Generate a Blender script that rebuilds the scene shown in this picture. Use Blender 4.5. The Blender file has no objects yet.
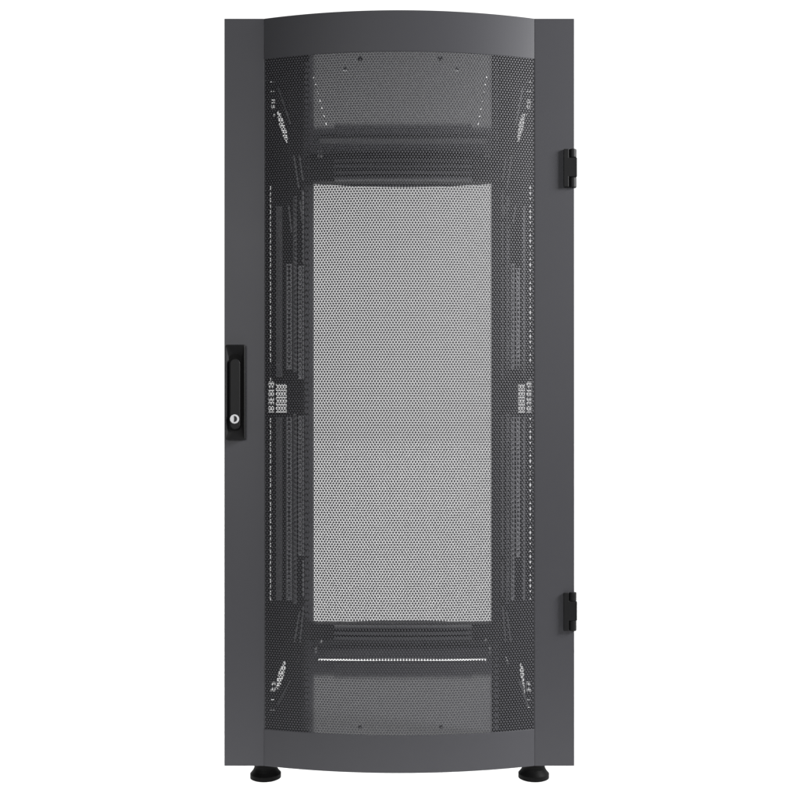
import bpy, bmesh, math
import numpy as np
from mathutils import Vector

C = bpy.context.scene.collection
sc = bpy.context.scene

# ------------------------------------------------------------------ camera numbers
S = 0.8 / 350.0            # metres per photo pixel on the door's flat plane (y = 0)
D = 2.4                    # camera distance from that plane
VX, VY = 408.6, 422.0      # vanishing point of the depth lines, photo pixels
CX, CH = (VX - 399.3) * S, 0.844


def PX(px, y):
    return CX + (px - VX) * S * (D + y) / D


def PZ(row, y):
    return CH - (row - VY) * S * (D + y) / D


# ------------------------------------------------------------------ materials
def mat(name, base, rough=0.5, metal=0.0, spec=0.5, bump=0.0, bscale=900.0, coat=0.0, var=0.0):
    m = bpy.data.materials.new(name)
    m.use_nodes = True
    nt = m.node_tree
    p = nt.nodes['Principled BSDF']
    p.inputs['Base Color'].default_value = (*base, 1)
    p.inputs['Roughness'].default_value = rough
    p.inputs['Metallic'].default_value = metal
    p.inputs['Specular IOR Level'].default_value = spec
    p.inputs['Coat Weight'].default_value = coat
    tc = nt.nodes.new('ShaderNodeTexCoord')
    if bump:
        nz = nt.nodes.new('ShaderNodeTexNoise')
        nz.inputs['Scale'].default_value = bscale
        nz.inputs['Detail'].default_value = 3
        nt.links.new(tc.outputs['Object'], nz.inputs['Vector'])
        bp = nt.nodes.new('ShaderNodeBump')
        bp.inputs['Strength'].default_value = bump
        bp.inputs['Distance'].default_value = 0.0004
        nt.links.new(nz.outputs['Fac'], bp.inputs['Height'])
        nt.links.new(bp.outputs['Normal'], p.inputs['Normal'])
    if var:
        n2 = nt.nodes.new('ShaderNodeTexNoise')
        n2.inputs['Scale'].default_value = 6.0
        n2.inputs['Detail'].default_value = 5
        nt.links.new(tc.outputs['Object'], n2.inputs['Vector'])
        mr = nt.nodes.new('ShaderNodeMapRange')
        mr.inputs['To Min'].default_value = rough - var
        mr.inputs['To Max'].default_value = rough + var
        nt.links.new(n2.outputs['Fac'], mr.inputs['Value'])
        nt.links.new(mr.outputs['Result'], p.inputs['Roughness'])
    return m


M_COAT = mat('grey_powder_coat', (0.050, 0.050, 0.0565), 0.5, spec=0.4, bump=0.06, var=0.04)
M_MESH = mat('grey_perforated_steel', (0.050, 0.050, 0.0565), 0.5, spec=0.4)
M_SHEET = mat('smooth_grey_sheet', (0.050, 0.050, 0.056), 0.10, bump=0.0)
M_DARK = mat('black_sheet_steel', (0.005, 0.005, 0.0055), 0.5, spec=0.12)
M_MID = mat('mid_grey_steel', (0.18, 0.18, 0.19), 0.4)
M_RAIL = mat('dark_rail_steel', (0.055, 0.055, 0.060), 0.45, spec=0.4)
M_BLACK_RAIL = mat('black_rail_steel', (0.014, 0.014, 0.015), 0.5, spec=0.25)
M_STRIP = mat('grey_strip_steel', (0.34, 0.34, 0.36), 0.4)
M_PLASTIC = mat('black_plastic', (0.009, 0.009, 0.0095), 0.5, spec=0.18, bump=0.05, bscale=1500)
M_RUBBER_SHADE = mat('black_rubber_and_shade', (0.003, 0.003, 0.003), 0.6, spec=0.12)  # feet and dark screws; also painted shade in the handle recess
M_CHROME = mat('nickel_plated', (0.55, 0.55, 0.56), 0.45, metal=0.3)
M_SLOT = mat('black_keyway', (0.01, 0.01, 0.01), 0.6)
M_ZINC = mat('zinc_screw', (0.55, 0.55, 0.56), 0.35, metal=0.8)

# ------------------------------------------------------------------ helpers


def link(name, me, m, parent=None, smooth=False):
    o = bpy.data.objects.new(name, me)
    C.objects.link(o)
    for x in (m if isinstance(m, (list, tuple)) else [m]):
        me.materials.append(x)
    if parent:
        o.parent = parent
    if smooth:
        me.polygons.foreach_set('use_smooth', [True] * len(me.polygons))
    return o


def bm_obj(name, bm, m, parent=None, smooth=False, bevel=0.0, seg=2, angle=35):
    bmesh.ops.recalc_face_normals(bm, faces=bm.faces[:])
    me = bpy.data.meshes.new(name)
    bm.to_mesh(me)
    bm.free()
    o = link(name, me, m, parent, smooth)
    if bevel:
        b = o.modifiers.new('bevel', 'BEVEL')
        b.width = bevel
        b.segments = seg
        b.limit_method = 'ANGLE'
        b.angle_limit = math.radians(angle)
    return o


def box(bm, x0, x1, y0, y1, z0, z1, mi=0):
    v = [bm.verts.new(p) for p in ((x0, y0, z0), (x1, y0, z0), (x1, y1, z0), (x0, y1, z0),
                                   (x0, y0, z1), (x1, y0, z1), (x1, y1, z1), (x0, y1, z1))]
    for f in ((0, 3, 2, 1), (4, 5, 6, 7), (0, 1, 5, 4), (1, 2, 6, 5), (2, 3, 7, 6), (3, 0, 4, 7)):
        bm.faces.new([v[i] for i in f]).material_index = mi


def prism(bm, pts, h0, h1, axis='z', cap=True, mi=0):
    """extrude a 2-D outline; axis z: (x,y)->z, axis y: (x,z)->y"""
    def co(p, h):
        return (p[0], p[1], h) if axis == 'z' else (p[0], h, p[1])
    a = [bm.verts.new(co(p, h0)) for p in pts]
    b = [bm.verts.new(co(p, h1)) for p in pts]
    n = len(pts)
    for i in range(n):
        bm.faces.new((a[i], a[(i + 1) % n], b[(i + 1) % n], b[i])).material_index = mi
    if cap:
        bm.faces.new(a).material_index = mi
        bm.faces.new(b).material_index = mi


def lathe(bm, prof, cx, cy, n=48, mi=0):
    """profile of (radius, z) turned about a vertical axis, closed with caps"""
    rings = []
    for r, z in prof:
        rings.append([bm.verts.new((cx + r * math.cos(2 * math.pi * k / n), cy + r * math.sin(2 * math.pi * k / n), z))
                      for k in range(n)])
    for a, b in zip(rings, rings[1:]):
        for k in range(n):
            bm.faces.new((a[k], a[(k + 1) % n], b[(k + 1) % n], b[k])).material_index = mi
    bm.faces.new(rings[0]).material_index = mi
    bm.faces.new(rings[-1]).material_index = mi


def plate(bm, u0, u1, v0, v1, t0, t1, holes, plane, mi=0):
    """rectangular sheet with rectangular cut-outs. plane 'xz' (thickness along y), 'xy' (along z), 'yz' (along x)"""
    def co(u, v, t):
        return {'xz': (u, t, v), 'xy': (u, v, t), 'yz': (t, u, v)}[plane]
    eps = 1e-6
    us = sorted({u0, u1} | {min(max(h[k], u0), u1) for h in holes for k in (0, 1)})
    vs = sorted({v0, v1} | {min(max(h[k], v0), v1) for h in holes for k in (2, 3)})
    us = [u for i, u in enumerate(us) if i == 0 or u - us[i - 1] > eps]
    vs = [v for i, v in enumerate(vs) if i == 0 or v - vs[i - 1] > eps]
    nu, nv = len(us) - 1, len(vs) - 1
    solid = [[True] * nv for _ in range(nu)]
    for h in holes:
        for i in range(nu):
            if h[0] - eps <= us[i] and us[i + 1] <= h[1] + eps:
                for j in range(nv):
                    if h[2] - eps <= vs[j] and vs[j + 1] <= h[3] + eps:
                        solid[i][j] = False
    cache = {}

    def vert(i, j, k):
        key = (i, j, k)
        if key not in cache:
            cache[key] = bm.verts.new(co(us[i], vs[j], (t0, t1)[k]))
        return cache[key]

    def face(*ks):
        bm.faces.new([vert(*k) for k in ks]).material_index = mi
    for i in range(nu):
        for j in range(nv):
            if not solid[i][j]:
                continue
            for k in (0, 1):
                face((i, j, k), (i + 1, j, k), (i + 1, j + 1, k), (i, j + 1, k))
            for di, dj, a, b in ((-1, 0, (i, j), (i, j + 1)), (1, 0, (i + 1, j), (i + 1, j + 1)),
                                 (0, -1, (i, j), (i + 1, j)), (0, 1, (i, j + 1), (i + 1, j + 1))):
                ii, jj = i + di, j + dj
                if not (0 <= ii < nu and 0 <= jj < nv and solid[ii][jj]):
                    face((*a, 0), (*b, 0), (*b, 1), (*a, 1))


def rrect(x0, x1, z0, z1, r, n=6):
    pts = []
    for cx, cz, a0 in ((x1 - r, z1 - r, 0), (x0 + r, z1 - r, 90), (x0 + r, z0 + r, 180), (x1 - r, z0 + r, 270)):
        for k in range(n + 1):
            a = math.radians(a0 + 90 * k / n)
            pts.append((cx + r * math.cos(a), cz + r * math.sin(a)))
    return pts


def circle(cx, cz, r, n=40):
    return [(cx + r * math.cos(2 * math.pi * k / n), cz + r * math.sin(2 * math.pi * k / n)) for k in range(n)]


# ------------------------------------------------------------------ dimensions
HW, HM = 0.400, 0.309                 # half widths: door, curved middle
BULGE = 0.050
ZB, ZT = PZ(766, 0), PZ(18.5, 0)      # door bottom / top
MB, MT = PZ(729, 0), PZ(59, 0)        # perforated field bottom / top
DEPTH = 1.25                          # rear door plane
RC = (HM * HM + BULGE * BULGE) / (2 * BULGE)
AM = math.asin(HM / RC)
ZR, ZF = 1.752, 0.071                 # underside of roof / top of base panel


def arc_y(x):
    return -(math.sqrt(RC * RC - x * x) - (RC - BULGE))


rack = bpy.data.objects.new('server_rack', None)
C.objects.link(rack)
rack.empty_display_size = 0.2
rack['label'] = 'tall dark grey server rack cabinet with bulging perforated door on black levelling feet'
rack['category'] = 'server rack'


# ------------------------------------------------------------------ doors
def door_mesh():
    bm = bmesh.new()
    back, th = 0.022, 0.0
    N = 72
    # flat side strips
    for s in (-1, 1):
        xs = sorted((s * HM, s * HW))
        box(bm, xs[0], xs[1], 0.0, back, ZB, ZT)
    # curved bands above and below the perforated field (sheet 14 mm deep with its folded return)
    xs = [RC * math.sin(-AM + 2 * AM * k / N) for k in range(N + 1)]
    for z0, z1 in ((ZB, MB), (MT, ZT)):
        f0 = [bm.verts.new((x, arc_y(x), z0)) for x in xs]
        f1 = [bm.verts.new((x, arc_y(x), z1)) for x in xs]
        b0 = [bm.verts.new((x, arc_y(x) + 0.003, z0)) for x in xs]
        b1 = [bm.verts.new((x, arc_y(x) + 0.003, z1)) for x in xs]
        for k in range(N):
            bm.faces.new((f0[k], f0[k + 1], f1[k + 1], f1[k]))
            bm.faces.new((b0[k], b0[k + 1], b1[k + 1], b1[k]))
            bm.faces.new((f0[k], f0[k + 1], b0[k + 1], b0[k]))
            bm.faces.new((f1[k], f1[k + 1], b1[k + 1], b1[k]))
        # lid closing the bow towards the frame
        zl = (z0 + 0.002, z0 + 0.005) if z0 == ZB else (z1 - 0.005, z1 - 0.002)
        prism(bm, [(x * 0.995, arc_y(x) + 0.0032) for x in xs] + [(HM - 0.001, back), (-HM + 0.001, back)], zl[0], zl[1], 'z')
    return bm


def perforated_mesh(name, dx=0.00674, dy=0.00546, rho=0.00186, inset=0.0012, thick=0.0006):
    L = 2 * AM * RC
    H = MT - MB
    nx = round(L / dx)
    ny = 2 * round(H / dy / 2)
    dx, dy = L / nx, H / ny
    E = np.arange(nx + 1) * dx
    O = np.concatenate(([0], (np.arange(nx) + 0.5) * dx, [L]))
    tri, solid = [], []
    for j in range(ny):
        v0, v1 = j * dy, (j + 1) * dy
        ve, vo = (v0, v1) if j % 2 == 0 else (v1, v0)
        one = np.ones(nx)
        a = np.stack([np.stack([E[:-1], one * ve], 1), np.stack([E[1:], one * ve], 1), np.stack([O[1:-1], one * vo], 1)], 1)
        tri.append(a)
        one = np.ones(nx + 1)
        b = np.stack([np.stack([O[:-1], one * vo], 1), np.stack([E, one * ve], 1), np.stack([O[1:], one * vo], 1)], 1)
        tri.append(b[1:-1])
        solid.append(b[[0, -1]])
    T = np.concatenate(tri)
    SO = np.concatenate(solid)
    # drop holes too close to the border rows? keep: the sheet ends in half islands
    n = len(T)
    cen = T.mean(1, keepdims=True)
    mid = (T + np.roll(T, -1, 1)) / 2                      # mid of corner k -> k+1

    def ring(dirp):
        d = dirp - cen
        return cen + rho * d / np.linalg.norm(d, axis=2, keepdims=True)
    hc, hm = ring(T), ring(mid)
    front = np.concatenate([T, mid, hc, hm], 1)            # n,12,2
    backr = np.concatenate([hc, hm], 1)                    # n,6,2

    def to3(uv, off):
        a = uv[..., 0] / RC - AM
        r = RC - off
        return np.stack([r * np.sin(a), -(r * np.cos(a) - (RC - BULGE)), MB + uv[..., 1]], -1)
    V = np.concatenate([to3(front, inset), to3(backr, inset + thick)], 1).reshape(-1, 3)
    q = []
    for k in range(3):
        kp = (k - 1) % 3
        q.append((k, 3 + k, 9 + k, 6 + k))
        q.append((k, 6 + k, 9 + kp, 3 + kp))
        q.append((6 + k, 9 + k, 15 + k, 12 + k))
        q.append((9 + k, 6 + (k + 1) % 3, 12 + (k + 1) % 3, 15 + k))
    q = np.array(q)
    F = (np.arange(n)[:, None, None] * 18 + q[None]).reshape(-1, 4)
    nv0 = len(V)
    V = np.concatenate([V, to3(SO, inset).reshape(-1, 3)])
    FT = (nv0 + np.arange(len(SO) * 3)).reshape(-1, 3)
    me = bpy.data.meshes.new(name)
    me.vertices.add(len(V))
    me.vertices.foreach_set('co', V.astype(np.float32).ravel())
    idx = np.concatenate([F.ravel(), FT.ravel()]).astype(np.int32)
    me.loops.add(len(idx))
    me.loops.foreach_set('vertex_index', idx)
    starts = np.concatenate([np.arange(len(F)) * 4, len(F) * 4 + np.arange(len(FT)) * 3]).astype(np.int32)
    me.polygons.add(len(starts))
    me.polygons.foreach_set('loop_start', starts)
    me.update(calc_edges=True)
    return me


def honeycomb_mesh(name, pitch=0.0026, open_=0.52, inset=0.0012):
    """finer sheet of the rear door: hexagonal holes packed closely"""
    L, H = 2 * AM * RC, MT - MB
    nx = int(L / pitch) - 1
    pv = pitch * 0.8660254
    ny = int((H - pitch * 0.3) / pv) - 1
    R = pitch / math.sqrt(3)
    ang = np.radians(30 + 60 * np.arange(6))
    hx = np.stack([np.cos(ang), np.sin(ang)], 1)
    u0 = (L - (nx + 0.5) * pitch) / 2 + pitch / 2
    v0 = (H - ny * pv) / 2 + pv / 2
    cen = np.array([(u0 + (i + 0.5 * (j % 2)) * pitch, v0 + j * pv) for j in range(ny) for i in range(nx)])
    outer = cen[:, None] + hx[None] * R
    inner = cen[:, None] + hx[None] * R * math.sqrt(open_)
    uv = np.concatenate([outer, inner], 1).reshape(-1, 2)
    q = np.array([(k, (k + 1) % 6, 6 + (k + 1) % 6, 6 + k) for k in range(6)])
    F = (np.arange(len(cen))[:, None, None] * 12 + q[None]).reshape(-1, 4)
    n0 = len(uv)
    # solid margin, on to the edge of the sheet
    xl, xr = u0 - pitch / 2, u0 + (nx) * pitch
    zb, zt = v0 - pv * 0.55, v0 + (ny - 1) * pv + pv * 0.55
    border, FB = [], []
    nseg = 48
    for va, vb in ((0, zb), (zt, H)):
        for k in range(nseg):
            a, b = L * k / nseg, L * (k + 1) / nseg
            FB.append([n0 + len(border) + t for t in range(4)])
            border += [(a, va), (b, va), (b, vb), (a, vb)]
    for a, b in ((0, xl), (xr, L)):
        FB.append([n0 + len(border) + t for t in range(4)])
        border += [(a, zb), (b, zb), (b, zt), (a, zt)]
    uv = np.concatenate([uv, np.array(border)])
    a = uv[:, 0] / RC - AM
    r = RC - inset
    V = np.stack([r * np.sin(a), -(r * np.cos(a) - (RC - BULGE)), MB + uv[:, 1]], -1)
    F = np.concatenate([F, np.array(FB)]).astype(np.int32)
    me = bpy.data.meshes.new(name)
    me.vertices.add(len(V))
    me.vertices.foreach_set('co', V.astype(np.float32).ravel())
    me.loops.add(F.size)
    me.loops.foreach_set('vertex_index', F.ravel())
    me.polygons.add(len(F))
    me.polygons.foreach_set('loop_start', np.arange(len(F), dtype=np.int32) * 4)
    me.update(calc_edges=True)
    return me


door = bm_obj('door', door_mesh(), M_COAT, rack, bevel=0.0012)
pm = perforated_mesh('perforated_panel')
link('perforated_panel', pm, M_MESH, door)

rear = bm_obj('rear_door', door_mesh(), M_COAT, rack)
rear.location = (0, DEPTH, 0)
rear.rotation_euler = (0, 0, math.pi)
rear['label'] = 'curved rear door seen through the cabinet'
rp = honeycomb_mesh('perforated_panel_rear')
rpo = link('perforated_panel', rp, M_MESH, rear)

# ------------------------------------------------------------------ frame
for x in (-1, 1):
    for y0, y1 in ((0.05, 0.09), (1.17, 1.215)):
        bm = bmesh.new()
        xo, xi = x * 0.394, x * 0.345
        box(bm, min(xo, xi), max(xo, xi), y0, y1, 0.065, 1.760)
        bm_obj('frame_post', bm, M_DARK, rack, bevel=0.003)

# roof panel with thin side slots and a covered cable slot
holes = []
for sgn, pa, pb in ((-1, (313, 75), (327.5, 129)), (1, (487, 75), (477.5, 129))):
    n = 7
    for k in range(n):
        t0, t1 = (k + 0.18) / n, (k + 0.62) / n
        rr = [pa[1] + (pb[1] - pa[1]) * t for t in (t0, t1)]
        ys = [D * ((ZR - CH) / (VY - r) / S) - D for r in rr]
        xm = pa[0] + (pb[0] - pa[0]) * (t0 + t1) / 2
        ym = sum(ys) / 2
        X = PX(xm, ym)
        holes.append((X - 0.0013, X + 0.0013, ys[0], ys[1]))
bm = bmesh.new()
plate(bm, -0.340, 0.340, 0.040, 1.215, ZR, ZR + 0.003, holes, 'xy')
roof = bm_obj('roof_panel', bm, M_SHEET, rack)

bm = bmesh.new()
plate(bm, -0.340, 0.340, 0.040, 1.215, ZF - 0.003, ZF, [(-0.272, 0.276, 1.001, 1.038)], 'xy')
base = bm_obj('base_panel', bm, M_SHEET, rack)


def along(z, row):
    return D * (abs(z - CH) / abs(VY - row) / S) - D


def screw(parent, x, y, z, r, h, m):
    bm = bmesh.new()
    lathe(bm, [(r, z), (r, z + h)] if h > 0 else [(r, z + h), (r, z)], x, y, 12)
    bm_obj('screw', bm, m, parent)


for px, row, m in ((360, 58.5, M_RUBBER_SHADE), (440, 58.5, M_RUBBER_SHADE), (345, 69, M_ZINC), (457, 69, M_ZINC)):
    y = along(ZR, row)
    screw(roof, PX(px, y), y, ZR, 0.006, -0.004, m)
for px, row in ((360, 727), (441, 727)):
    y = along(ZF, row)
    screw(base, PX(px, y), y, ZF, 0.004, 0.003, M_RUBBER_SHADE)
# brush strip over the roof's cable slot
bm = bmesh.new()
y0, y1 = along(ZR, 135), along(ZR, 139.5)
plate(bm, PX(319, 0.95), PX(487, 0.95), y0, y1 + 0.01, ZR - 0.012, ZR - 0.0005, [], 'xy')
bm_obj('brush_strip', bm, M_RAIL, rack, bevel=0.002)

# rear cross members: folded beams above and below the rear opening
for top in (True, False):
    bm = bmesh.new()
    rows = (150, 157, 165, 172, 179) if top else (626, 633, 640, 646)
    yb = 1.16
    z0, z1 = sorted((PZ(157, yb), PZ(181, yb))) if top else sorted((PZ(624, yb), PZ(640, yb)))
    box(bm, -0.343, 0.343, yb, yb + 0.05, z0, z1)
    bm_obj('cross_beam', bm, M_DARK, rack, bevel=0.002)
    for row in ((146, 152, 160, 166, 172, 178) if top else (627, 633, 638)):
        bm = bmesh.new()
        zz = PZ(row, 1.13)
        zz = min(zz, ZR - 0.008)
        box(bm, PX(334, 1.13), PX(472, 1.13), 1.128, 1.1585, zz - 0.005, zz + 0.002)
        bm_obj('louvre', bm, M_RAIL, rack)

for px, row in ((318, 152), (321, 149), (489, 152), (486, 156), (316, 648), (321, 641), (490, 648), (486, 640), (356, 638), (447, 638), (357, 134), (447, 134)):
    y = 1.157
    bm = bmesh.new()
    prism(bm, circle(PX(px, y), min(PZ(row, y), ZR - 0.008), 0.0042, 12), y - 0.004, y + 0.0025, 'y')
    bm_obj('screw', bm, M_ZINC, rack)

# depth beams along the sides, top / middle / bottom
for s in (-1, 1):
    for z0, z1 in ((1.715, 1.750), (0.975, 1.020), (0.073, 0.110)):
        bm = bmesh.new()
        xs = sorted((s * 0.380, s * 0.393))
        box(bm, xs[0], xs[1], 0.0905, 1.1695, z0, z1)
        bm_obj('depth_beam', bm, M_DARK, rack, bevel=0.002)

# ------------------------------------------------------------------ 19 inch rails and added dark filler panels
YP = 0.150


def side_parts(s):
    if s < 0:
        o_px, i_px = 262.0, 301.5
        dash = (270.0, 270.9)
        patch_x, small_x = (276.0, 290.0), (268.5, 274.0)
        slant_t = [(110, 277.2, 278.5), (115, 277.4, 281.2), (120, 278.2, 283.0), (125, 279.2, 284.5), (130, 281.3, 286.0),
                   (135, 282.5, 287.5), (140, 285.0, 287.6), (143, 286.6, 287.4)]
        slant_b = [(660, 284.4, 285.2), (665, 281.6, 285.6), (670, 279.2, 285.2), (675, 278.0, 284.0), (680, 277.0, 282.6),
                   (685, 276.4, 280.6), (690, 276.2, 277.4)]
        stroke = [(656, 298.6, 300.2), (660, 297.4, 299.6), (665, 296.2, 297.6)]
        bits = [(81.5, 270.2, 274.6, 0.7), (91, 270.8, 274.2, 0.8), (99.5, 271.2, 275.0, 3.6), (105.2, 271.2, 275.0, 4.2), (114, 273.6, 275.0, 3.0),
                (681.5, 270.4, 275.4, 4.2), (688, 270.4, 275.4, 4.4), (699.5, 271.0, 274.0, 0.7), (710, 270.4, 274.6, 0.8)]
    else:
        o_px, i_px = 538.0, 503.6
        dash = (529.8, 530.8)
        patch_x, small_x = (512.5, 525.0), (526.5, 531.5)
        slant_t = [(114, 522.8, 525.0), (120, 519.6, 524.6), (127, 518.5, 523.7), (135, 517.6, 521.4), (142, 517.5, 518.6)]
        slant_b = [(662, 520.0, 521.0), (668, 519.8, 523.4), (676, 520.6, 524.2), (684, 522.4, 524.4), (694, 524.6, 525.2)]
        stroke = [(656, 504.4, 506.0), (660, 505.2, 507.2), (665, 507.4, 508.8)]
        bits = [(81.5, 527.0, 531.0, 0.7), (91, 527.0, 530.8, 0.8), (99.5, 526.6, 530.6, 3.6), (105.2, 526.4, 530.2, 4.2), (114, 526.2, 527.4, 3.0),
                (681.5, 526.4, 530.8, 4.2), (688, 526.4, 530.8, 4.4), (699.5, 527.4, 530.0, 0.7), (707, 527.4, 531.0, 0.8)]

    def dimmed_field(xa, xb, ra, rb):  # bars added only to dim the light coming through
        """a see-through field of the panel: fine horizontal slots with bars between"""
        r = ra
        while r < rb - 0.05:
            holes.append(R(xa, xb, r, min(r + 0.74, rb)))
            r += 1.45

    def R(xa, xb, ra, rb):
        x = sorted((PX(xa, YP), PX(xb, YP)))
        z = sorted((PZ(ra, YP), PZ(rb, YP)))
        return (x[0], x[1], z[0], z[1])
    holes = []
    row = 186.0
    while row < 600:
        if not 378 < row < 416:
            holes.append(R(dash[0], dash[1], row, row + (4.2 if s < 0 else 2.8)))
        row += 5.95
    dimmed_field(*patch_x, 384, 413)
    for r0 in (381.5, 390, 398, 406):
        dimmed_field(*small_x, r0, r0 + 6.2)
    for r0, xa, xb, dr in bits:
        dimmed_field(xa, xb, r0, r0 + dr)
    for tab in (slant_t, slant_b, stroke):
        for (ra, la, ha), (rb, lb, hb) in zip(tab, tab[1:]):
            n = max(1, int((rb - ra) / 1.3))
            for k in range(n):
                t0, t1 = k / n, (k + 1) / n
                t = (t0 + t1) / 2
                holes.append(R(la + (lb - la) * t, ha + (hb - ha) * t, ra + (rb - ra) * t0, ra + (rb - ra) * (t0 + 0.66 / n)))
    xs = sorted((PX(o_px, YP), PX(i_px, YP)))
    bm = bmesh.new()
    plate(bm, xs[0], xs[1], 0.075, 1.748, YP, YP + 0.002, holes, 'xz')
    panel = bm_obj('dark_filler_panel', bm, M_DARK, rack)  # added black sheet keeps the side field dark, cut-outs shaped as light leaks

    # slotted cable strips in front of the panel
    full = ((264, 369), (417, 557))
    if s < 0:
        cols = ((286.4, 291.8, ((264, 369), (417, 600)), 4.4, 2.9, M_STRIP), (298.6, 301.4, ((266, 379), (416, 556)), 4.4, 2.6, M_STRIP),
                (276.0, 282.0, ((206, 377), (417, 600)), 4.5, 0, M_MID), (293.4, 296.4, ((196, 372), (414, 604)), 4.4, 2.4, M_MID))
    else:
        cols = ((511.2, 514.4, ((264, 369), (417, 600)), 4.4, 2.9, M_STRIP), (516.4, 519.8, ((268, 369), (417, 557)), 4.4, 2.6, M_STRIP),
                (522.6, 525.0, ((206, 377), (417, 600)), 4.5, 2.6, M_MID), (506.6, 509.4, ((196, 376), (414, 604)), 4.4, 2.4, M_MID))
    for a, b, spans, pitch, hh, mm in cols:
        for r0, r1 in spans:
            yy = YP - 0.008
            x = sorted((PX(a, yy), PX(b, yy)))
            z = sorted((PZ(r0, yy), PZ(r1, yy)))
            hs = []
            w = (b - a) * 0.27
            r = r0 + 1.2
            while hh and r + hh < r1:
                hs.append((PX(a + w, yy), PX(b - w, yy), PZ(r + hh, yy), PZ(r, yy)))
                r += pitch
            bm = bmesh.new()
            plate(bm, x[0], x[1], z[0], z[1], yy, yy + 0.006, hs, 'xz')
            bm_obj('cable_strip', bm, mm, rack)
    # slanting stays in the upper and lower corners of the side field
    for xa, ra, xb, rb in (((294.0, 156, 299.0, 189), (299.6, 156, 303.0, 181), (278.0, 87, 290.5, 124), (302.5, 190, 303.4, 264),
                            (294.4, 642, 299.6, 612), (300.0, 642, 303.6, 606), (277.6, 705, 290.0, 681), (288.6, 205, 291.6, 232), (300.0, 200, 302.4, 222))
                           if s < 0 else
                           ((511.5, 156, 507.0, 189), (506.0, 158, 502.4, 181), (522.6, 88, 516.0, 124), (502.8, 190, 502.4, 264),
                            (511.0, 642, 506.6, 612), (505.6, 642, 502.6, 606), (528.0, 706, 519.4, 681), (515.6, 205, 513.0, 224), (504.6, 205, 502.6, 222))):
        yy = YP - 0.0105
        p0, p1 = Vector((PX(xa, yy), 0, PZ(ra, yy))), Vector((PX(xb, yy), 0, PZ(rb, yy)))
        d = (p1 - p0).normalized()
        nn = Vector((d.z, 0, -d.x)) * 0.0017
        bm = bmesh.new()
        prism(bm, [((p0 + nn).x, (p0 + nn).z), ((p1 + nn).x, (p1 + nn).z), ((p1 - nn).x, (p1 - nn).z), ((p0 - nn).x, (p0 - nn).z)],
              yy - 0.002, yy + 0.0015, 'y')
        bm_obj('stay', bm, M_MID, rack)
    # 19 inch mounting rail with square holes
    yr = 0.160
    a, b = (PX(301.2, yr), PX(309, yr)) if s < 0 else (PX(492, yr), PX(504, yr))
    hs = []
    r = 62.0
    xm = (a + b) / 2 + s * -0.004
    while r < 726:
        hs.append((xm - 0.0048, xm + 0.0048, PZ(r + 3.9, yr), PZ(r, yr)))
        r += 6.2
    bm = bmesh.new()
    plate(bm, a, b, 0.075, 1.748, yr, yr + 0.0025, hs, 'xz')
    xe = a if s < 0 else b
    e0, e1 = sorted((xe, xe + s * -0.003))
    box(bm, e0, e1, yr + 0.003, yr + 0.05, 0.075, 1.748)      # folded flange
    rail = bm_obj('mounting_rail', bm, M_BLACK_RAIL, rack)
    # raised rib along the rail
    bm = bmesh.new()
    for r0, r1 in ((192, 262), (266, 379), (416, 556), (560, 596)):
        xa, xb = (PX(302.6, yr), PX(304.0, yr)) if s < 0 else (PX(501.4, yr), PX(503.6, yr))
        box(bm, xa, xb, yr - 0.004, yr - 0.0003, PZ(r1, yr), PZ(r0, yr))
    bm_obj('rail_rib', bm, M_STRIP, rail, bevel=0.001)


side_parts(-1)
side_parts(1)

# ------------------------------------------------------------------ swing handle (left strip)
hx0, hx1 = PX(226.2, 0), PX(245.9, 0)
hz0, hz1 = PZ(440, 0), PZ(345, 0)
hcx = PX(235.6, 0)
bm = bmesh.new()
# housing: rounded frame, its faces falling inwards to the lever
outer = rrect(hx0, hx1, hz0, hz1, 0.004)
lip = rrect(hx0 + 0.0015, hx1 - 0.0015, hz0 + 0.0015, hz1 - 0.0015, 0.0035)
inner = rrect(PX(229.2, 0), PX(242.0, 0), PZ(431, 0), PZ(354, 0), 0.0125)
L0 = [bm.verts.new((x, -0.0004, z)) for x, z in outer]
L1 = [bm.verts.new((x, -0.011, z)) for x, z in outer]
L2 = [bm.verts.new((x, -0.0125, z)) for x, z in lip]
L3 = [bm.verts.new((x, -0.006, z)) for x, z in inner]
for A, B in ((L0, L1), (L1, L2), (L2, L3)):
    for k in range(len(A)):
        bm.faces.new((A[k], A[(k + 1) % len(A)], B[(k + 1) % len(B)], B[k]))
bm.faces.new(L0)
bm.faces.new(L3).material_index = 1  # recess floor blacker than the housing: shadow around the lever painted in
handle = bm_obj('swing_handle', bm, [M_PLASTIC, M_RUBBER_SHADE], rack, bevel=0.0006)
bm = bmesh.new()
prism(bm, rrect(PX(230.6, 0), PX(240.8, 0), PZ(429.5, 0), PZ(359.0, 0), 0.0112, 10), -0.0125, -0.0062, 'y')
bm_obj('lever', bm, M_PLASTIC, handle, bevel=0.002, seg=3)
bm = bmesh.new()
lz = PZ(419, 0)
prism(bm, circle(hcx, lz, 0.0103), -0.0142, -0.0127, 'y')
# keyway: slit and half-moon recess edge
key = [(hcx - 0.0012, lz + 0.0072), (hcx - 0.0012, lz - 0.0072)] + \
      [(hcx + 0.0058 * math.cos(math.radians(a)), lz + 0.0068 * math.sin(math.radians(a))) for a in range(-86, 87, 12)]
prism(bm, key, -0.0147, -0.0143, 'y', mi=1)
bm_obj('lock_cylinder', bm, [M_CHROME, M_SLOT], handle)

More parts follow.
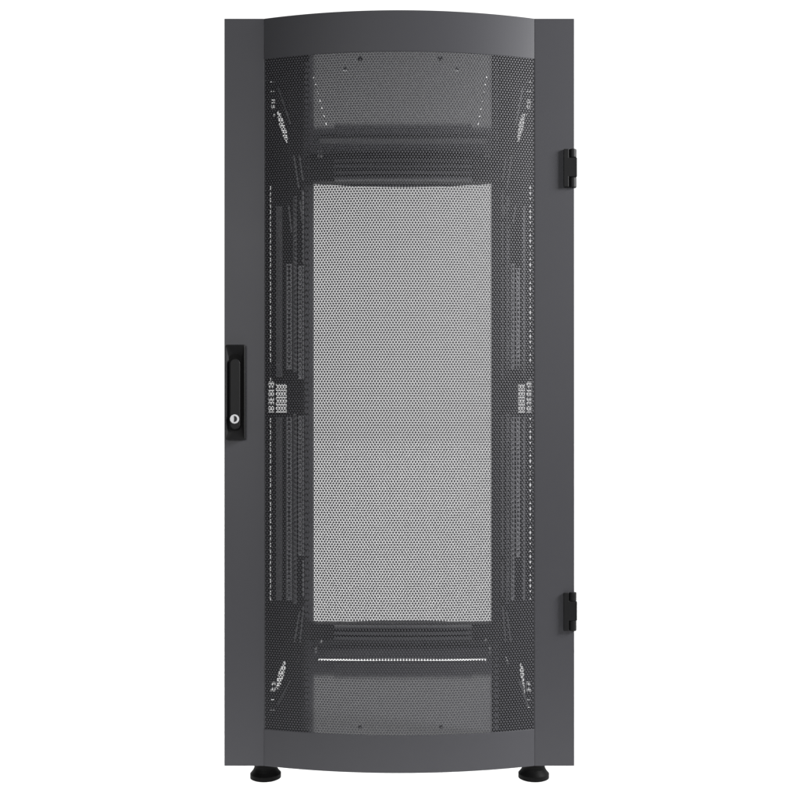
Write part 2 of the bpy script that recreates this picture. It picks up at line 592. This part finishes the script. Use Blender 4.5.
# ------------------------------------------------------------------ hinges (right strip)
for r0, r1 in ((149.5, 187.5), (592.5, 630.5)):
    z0, z1 = PZ(r1, 0), PZ(r0, 0)
    xa, xb = PX(563.4, 0), PX(576.7, 0)
    xk = PX(568.4, 0)
    kt, kb = PZ(r0 + 8.6, 0), PZ(r1 - 10.2, 0)
    bm = bmesh.new()
    prism(bm, [(xa, z0), (xk, z0), (xk, kb), (xb, kb), (xb, kt), (xk, kt), (xk, z1), (xa, z1)], -0.0065, -0.0004, 'y')
    box(bm, PX(574.3, 0) + 0.0005, xb, 0.0, 0.040, kb, kt)
    hinge = bm_obj('hinge', bm, M_PLASTIC, rack, bevel=0.0012)
    hinge['label'] = 'upper black hinge' if r0 < 300 else 'lower black hinge'
    for za, zb in ((kt + 0.0008, z1 + 0.0005), (z0 - 0.0005, kb - 0.0008)):
        bm = bmesh.new()
        rk = (xb - xk) / 2 - 0.0008
        lathe(bm, [(rk - 0.0012, za), (rk, za + 0.0012), (rk, zb - 0.0012), (rk - 0.0012, zb)], (xk + xb) / 2 + 0.0004, -0.0072 + rk, 32)
        bm_obj('knuckle', bm, M_RUBBER_SHADE if False else M_PLASTIC, hinge)

# ------------------------------------------------------------------ levelling feet
for x in (-0.318, 0.318):
    for y in (0.092, 1.17):
        foot = bpy.data.objects.new('foot', None)
        C.objects.link(foot)
        foot.parent = rack
        foot.location = (x, y, 0)
        foot.empty_display_size = 0.04
        bm = bmesh.new()
        lathe(bm, [(0.0335, 0.0), (0.0364, 0.0015), (0.0364, 0.0115), (0.0352, 0.0125), (0.0300, 0.0190), (0.0275, 0.0240), (0.0270, 0.0262), (0.020, 0.0264)], 0, 0)
        bm_obj('foot_pad', bm, M_RUBBER_SHADE, foot, smooth=False)
        bm = bmesh.new()
        lathe(bm, [(0.0266, 0.0266), (0.0266, 0.045), (0.012, 0.0455), (0.012, 0.0675)], 0, 0)
        bm_obj('foot_stem', bm, M_RUBBER_SHADE, foot)

# ------------------------------------------------------------------ floor: white ground, made translucent so added light below washes out shadows
m = bpy.data.materials.new('backlit_white_ground')
m.use_nodes = True
nt = m.node_tree
nt.nodes.clear()
out = nt.nodes.new('ShaderNodeOutputMaterial')
tr = nt.nodes.new('ShaderNodeBsdfTranslucent')
tr.inputs['Color'].default_value = (0.92, 0.92, 0.92, 1)
nt.links.new(tr.outputs[0], out.inputs['Surface'])
bm = bmesh.new()
g = 20.0
bm.faces.new([bm.verts.new(p) for p in ((-g, -0.7, 0), (g, -0.7, 0), (g, 2 * g, 0), (-g, 2 * g, 0))])
me = bpy.data.meshes.new('floor')
bm.to_mesh(me)
bm.free()
fl = link('floor', me, m)
fl['kind'] = 'structure'
fl['label'] = 'plain white floor under the rack, given added light from below'
fl['category'] = 'floor'

# ------------------------------------------------------------------ white studio world: bright sweep behind, dim room in front
w = bpy.data.worlds.new('World')
sc.world = w
w.use_nodes = True
nt = w.node_tree
bg = nt.nodes['Background']
tc = nt.nodes.new('ShaderNodeTexCoord')
sp = nt.nodes.new('ShaderNodeSeparateXYZ')
nt.links.new(tc.outputs['Generated'], sp.inputs[0])
r1 = nt.nodes.new('ShaderNodeMapRange')      # front (-y) dim -> rear (+y) bright
r1.interpolation_type = 'SMOOTHSTEP'
r1.inputs['From Min'].default_value = 0.30
r1.inputs['From Max'].default_value = 0.70
r1.inputs['To Min'].default_value = 0.05
r1.inputs['To Max'].default_value = 1.18
nt.links.new(sp.outputs['Y'], r1.inputs['Value'])
r2 = nt.nodes.new('ShaderNodeMapRange')      # added light from below, makes the floor glow white
r2.inputs['From Min'].default_value = -0.05
r2.inputs['From Max'].default_value = -0.15
r2.inputs['To Min'].default_value = 0.0
r2.inputs['To Max'].default_value = 2.45
nt.links.new(sp.outputs['Z'], r2.inputs['Value'])
mx = nt.nodes.new('ShaderNodeMath')
mx.operation = 'MAXIMUM'
nt.links.new(r1.outputs[0], mx.inputs[0])
r3 = nt.nodes.new('ShaderNodeMapRange')
r3.interpolation_type = 'SMOOTHSTEP'
r3.inputs['From Min'].default_value = -0.30
r3.inputs['From Max'].default_value = 0.10
nt.links.new(sp.outputs['Y'], r3.inputs['Value'])
ml = nt.nodes.new('ShaderNodeMath')
ml.operation = 'MULTIPLY'
nt.links.new(r2.outputs[0], ml.inputs[0])
nt.links.new(r3.outputs[0], ml.inputs[1])
nt.links.new(ml.outputs[0], mx.inputs[1])
nt.links.new(mx.outputs[0], bg.inputs['Strength'])
bg.inputs['Color'].default_value = (1, 1, 1, 1)


def area(name, loc, target, sx, sy, power):
    l = bpy.data.lights.new(name, 'AREA')
    l.shape = 'RECTANGLE'
    l.size, l.size_y = sx, sy
    l.energy = power
    o = bpy.data.objects.new(name, l)
    C.objects.link(o)
    o.location = loc
    o.rotation_euler = (Vector(target) - Vector(loc)).to_track_quat('-Z', 'Y').to_euler()
    return o


area('softbox_key', (2.7, -0.85, 2.1), (0, 0, 1.1), 0.9, 1.2, 205)
area('softbox_fill', (-1.2, -4.5, 1.6), (0, 0, 0.9), 1.8, 1.8, 72)

# ------------------------------------------------------------------ camera
cam = bpy.data.cameras.new('camera')
co = bpy.data.objects.new('camera', cam)
C.objects.link(co)
co.location = (CX, -D, CH)
co.rotation_euler = (math.radians(90), 0, 0)
cam.sensor_width = 36
cam.lens = 36 * (D / S) / 800
cam.shift_x = -(VX - 400) / 800
cam.shift_y = (VY - 400) / 800
cam.clip_start = 0.05
cam.clip_end = 100
sc.camera = co

sc.view_settings.view_transform = 'Standard'
sc.view_settings.look = 'None'
sc.view_settings.exposure = 0
sc.view_settings.gamma = 1
sc.cycles.max_bounces = 8
sc.cycles.pixel_filter_type = 'BLACKMAN_HARRIS'
sc.cycles.filter_width = 1.5
sc.cycles.sample_clamp_indirect = 4
sc.cycles.use_denoising = True
sc.cycles.denoiser = 'OPENIMAGEDENOISE'
sc.cycles.denoising_input_passes = 'RGB_ALBEDO_NORMAL'
sc.cycles.denoising_prefilter = 'ACCURATE'
sc.cycles.use_adaptive_sampling = False
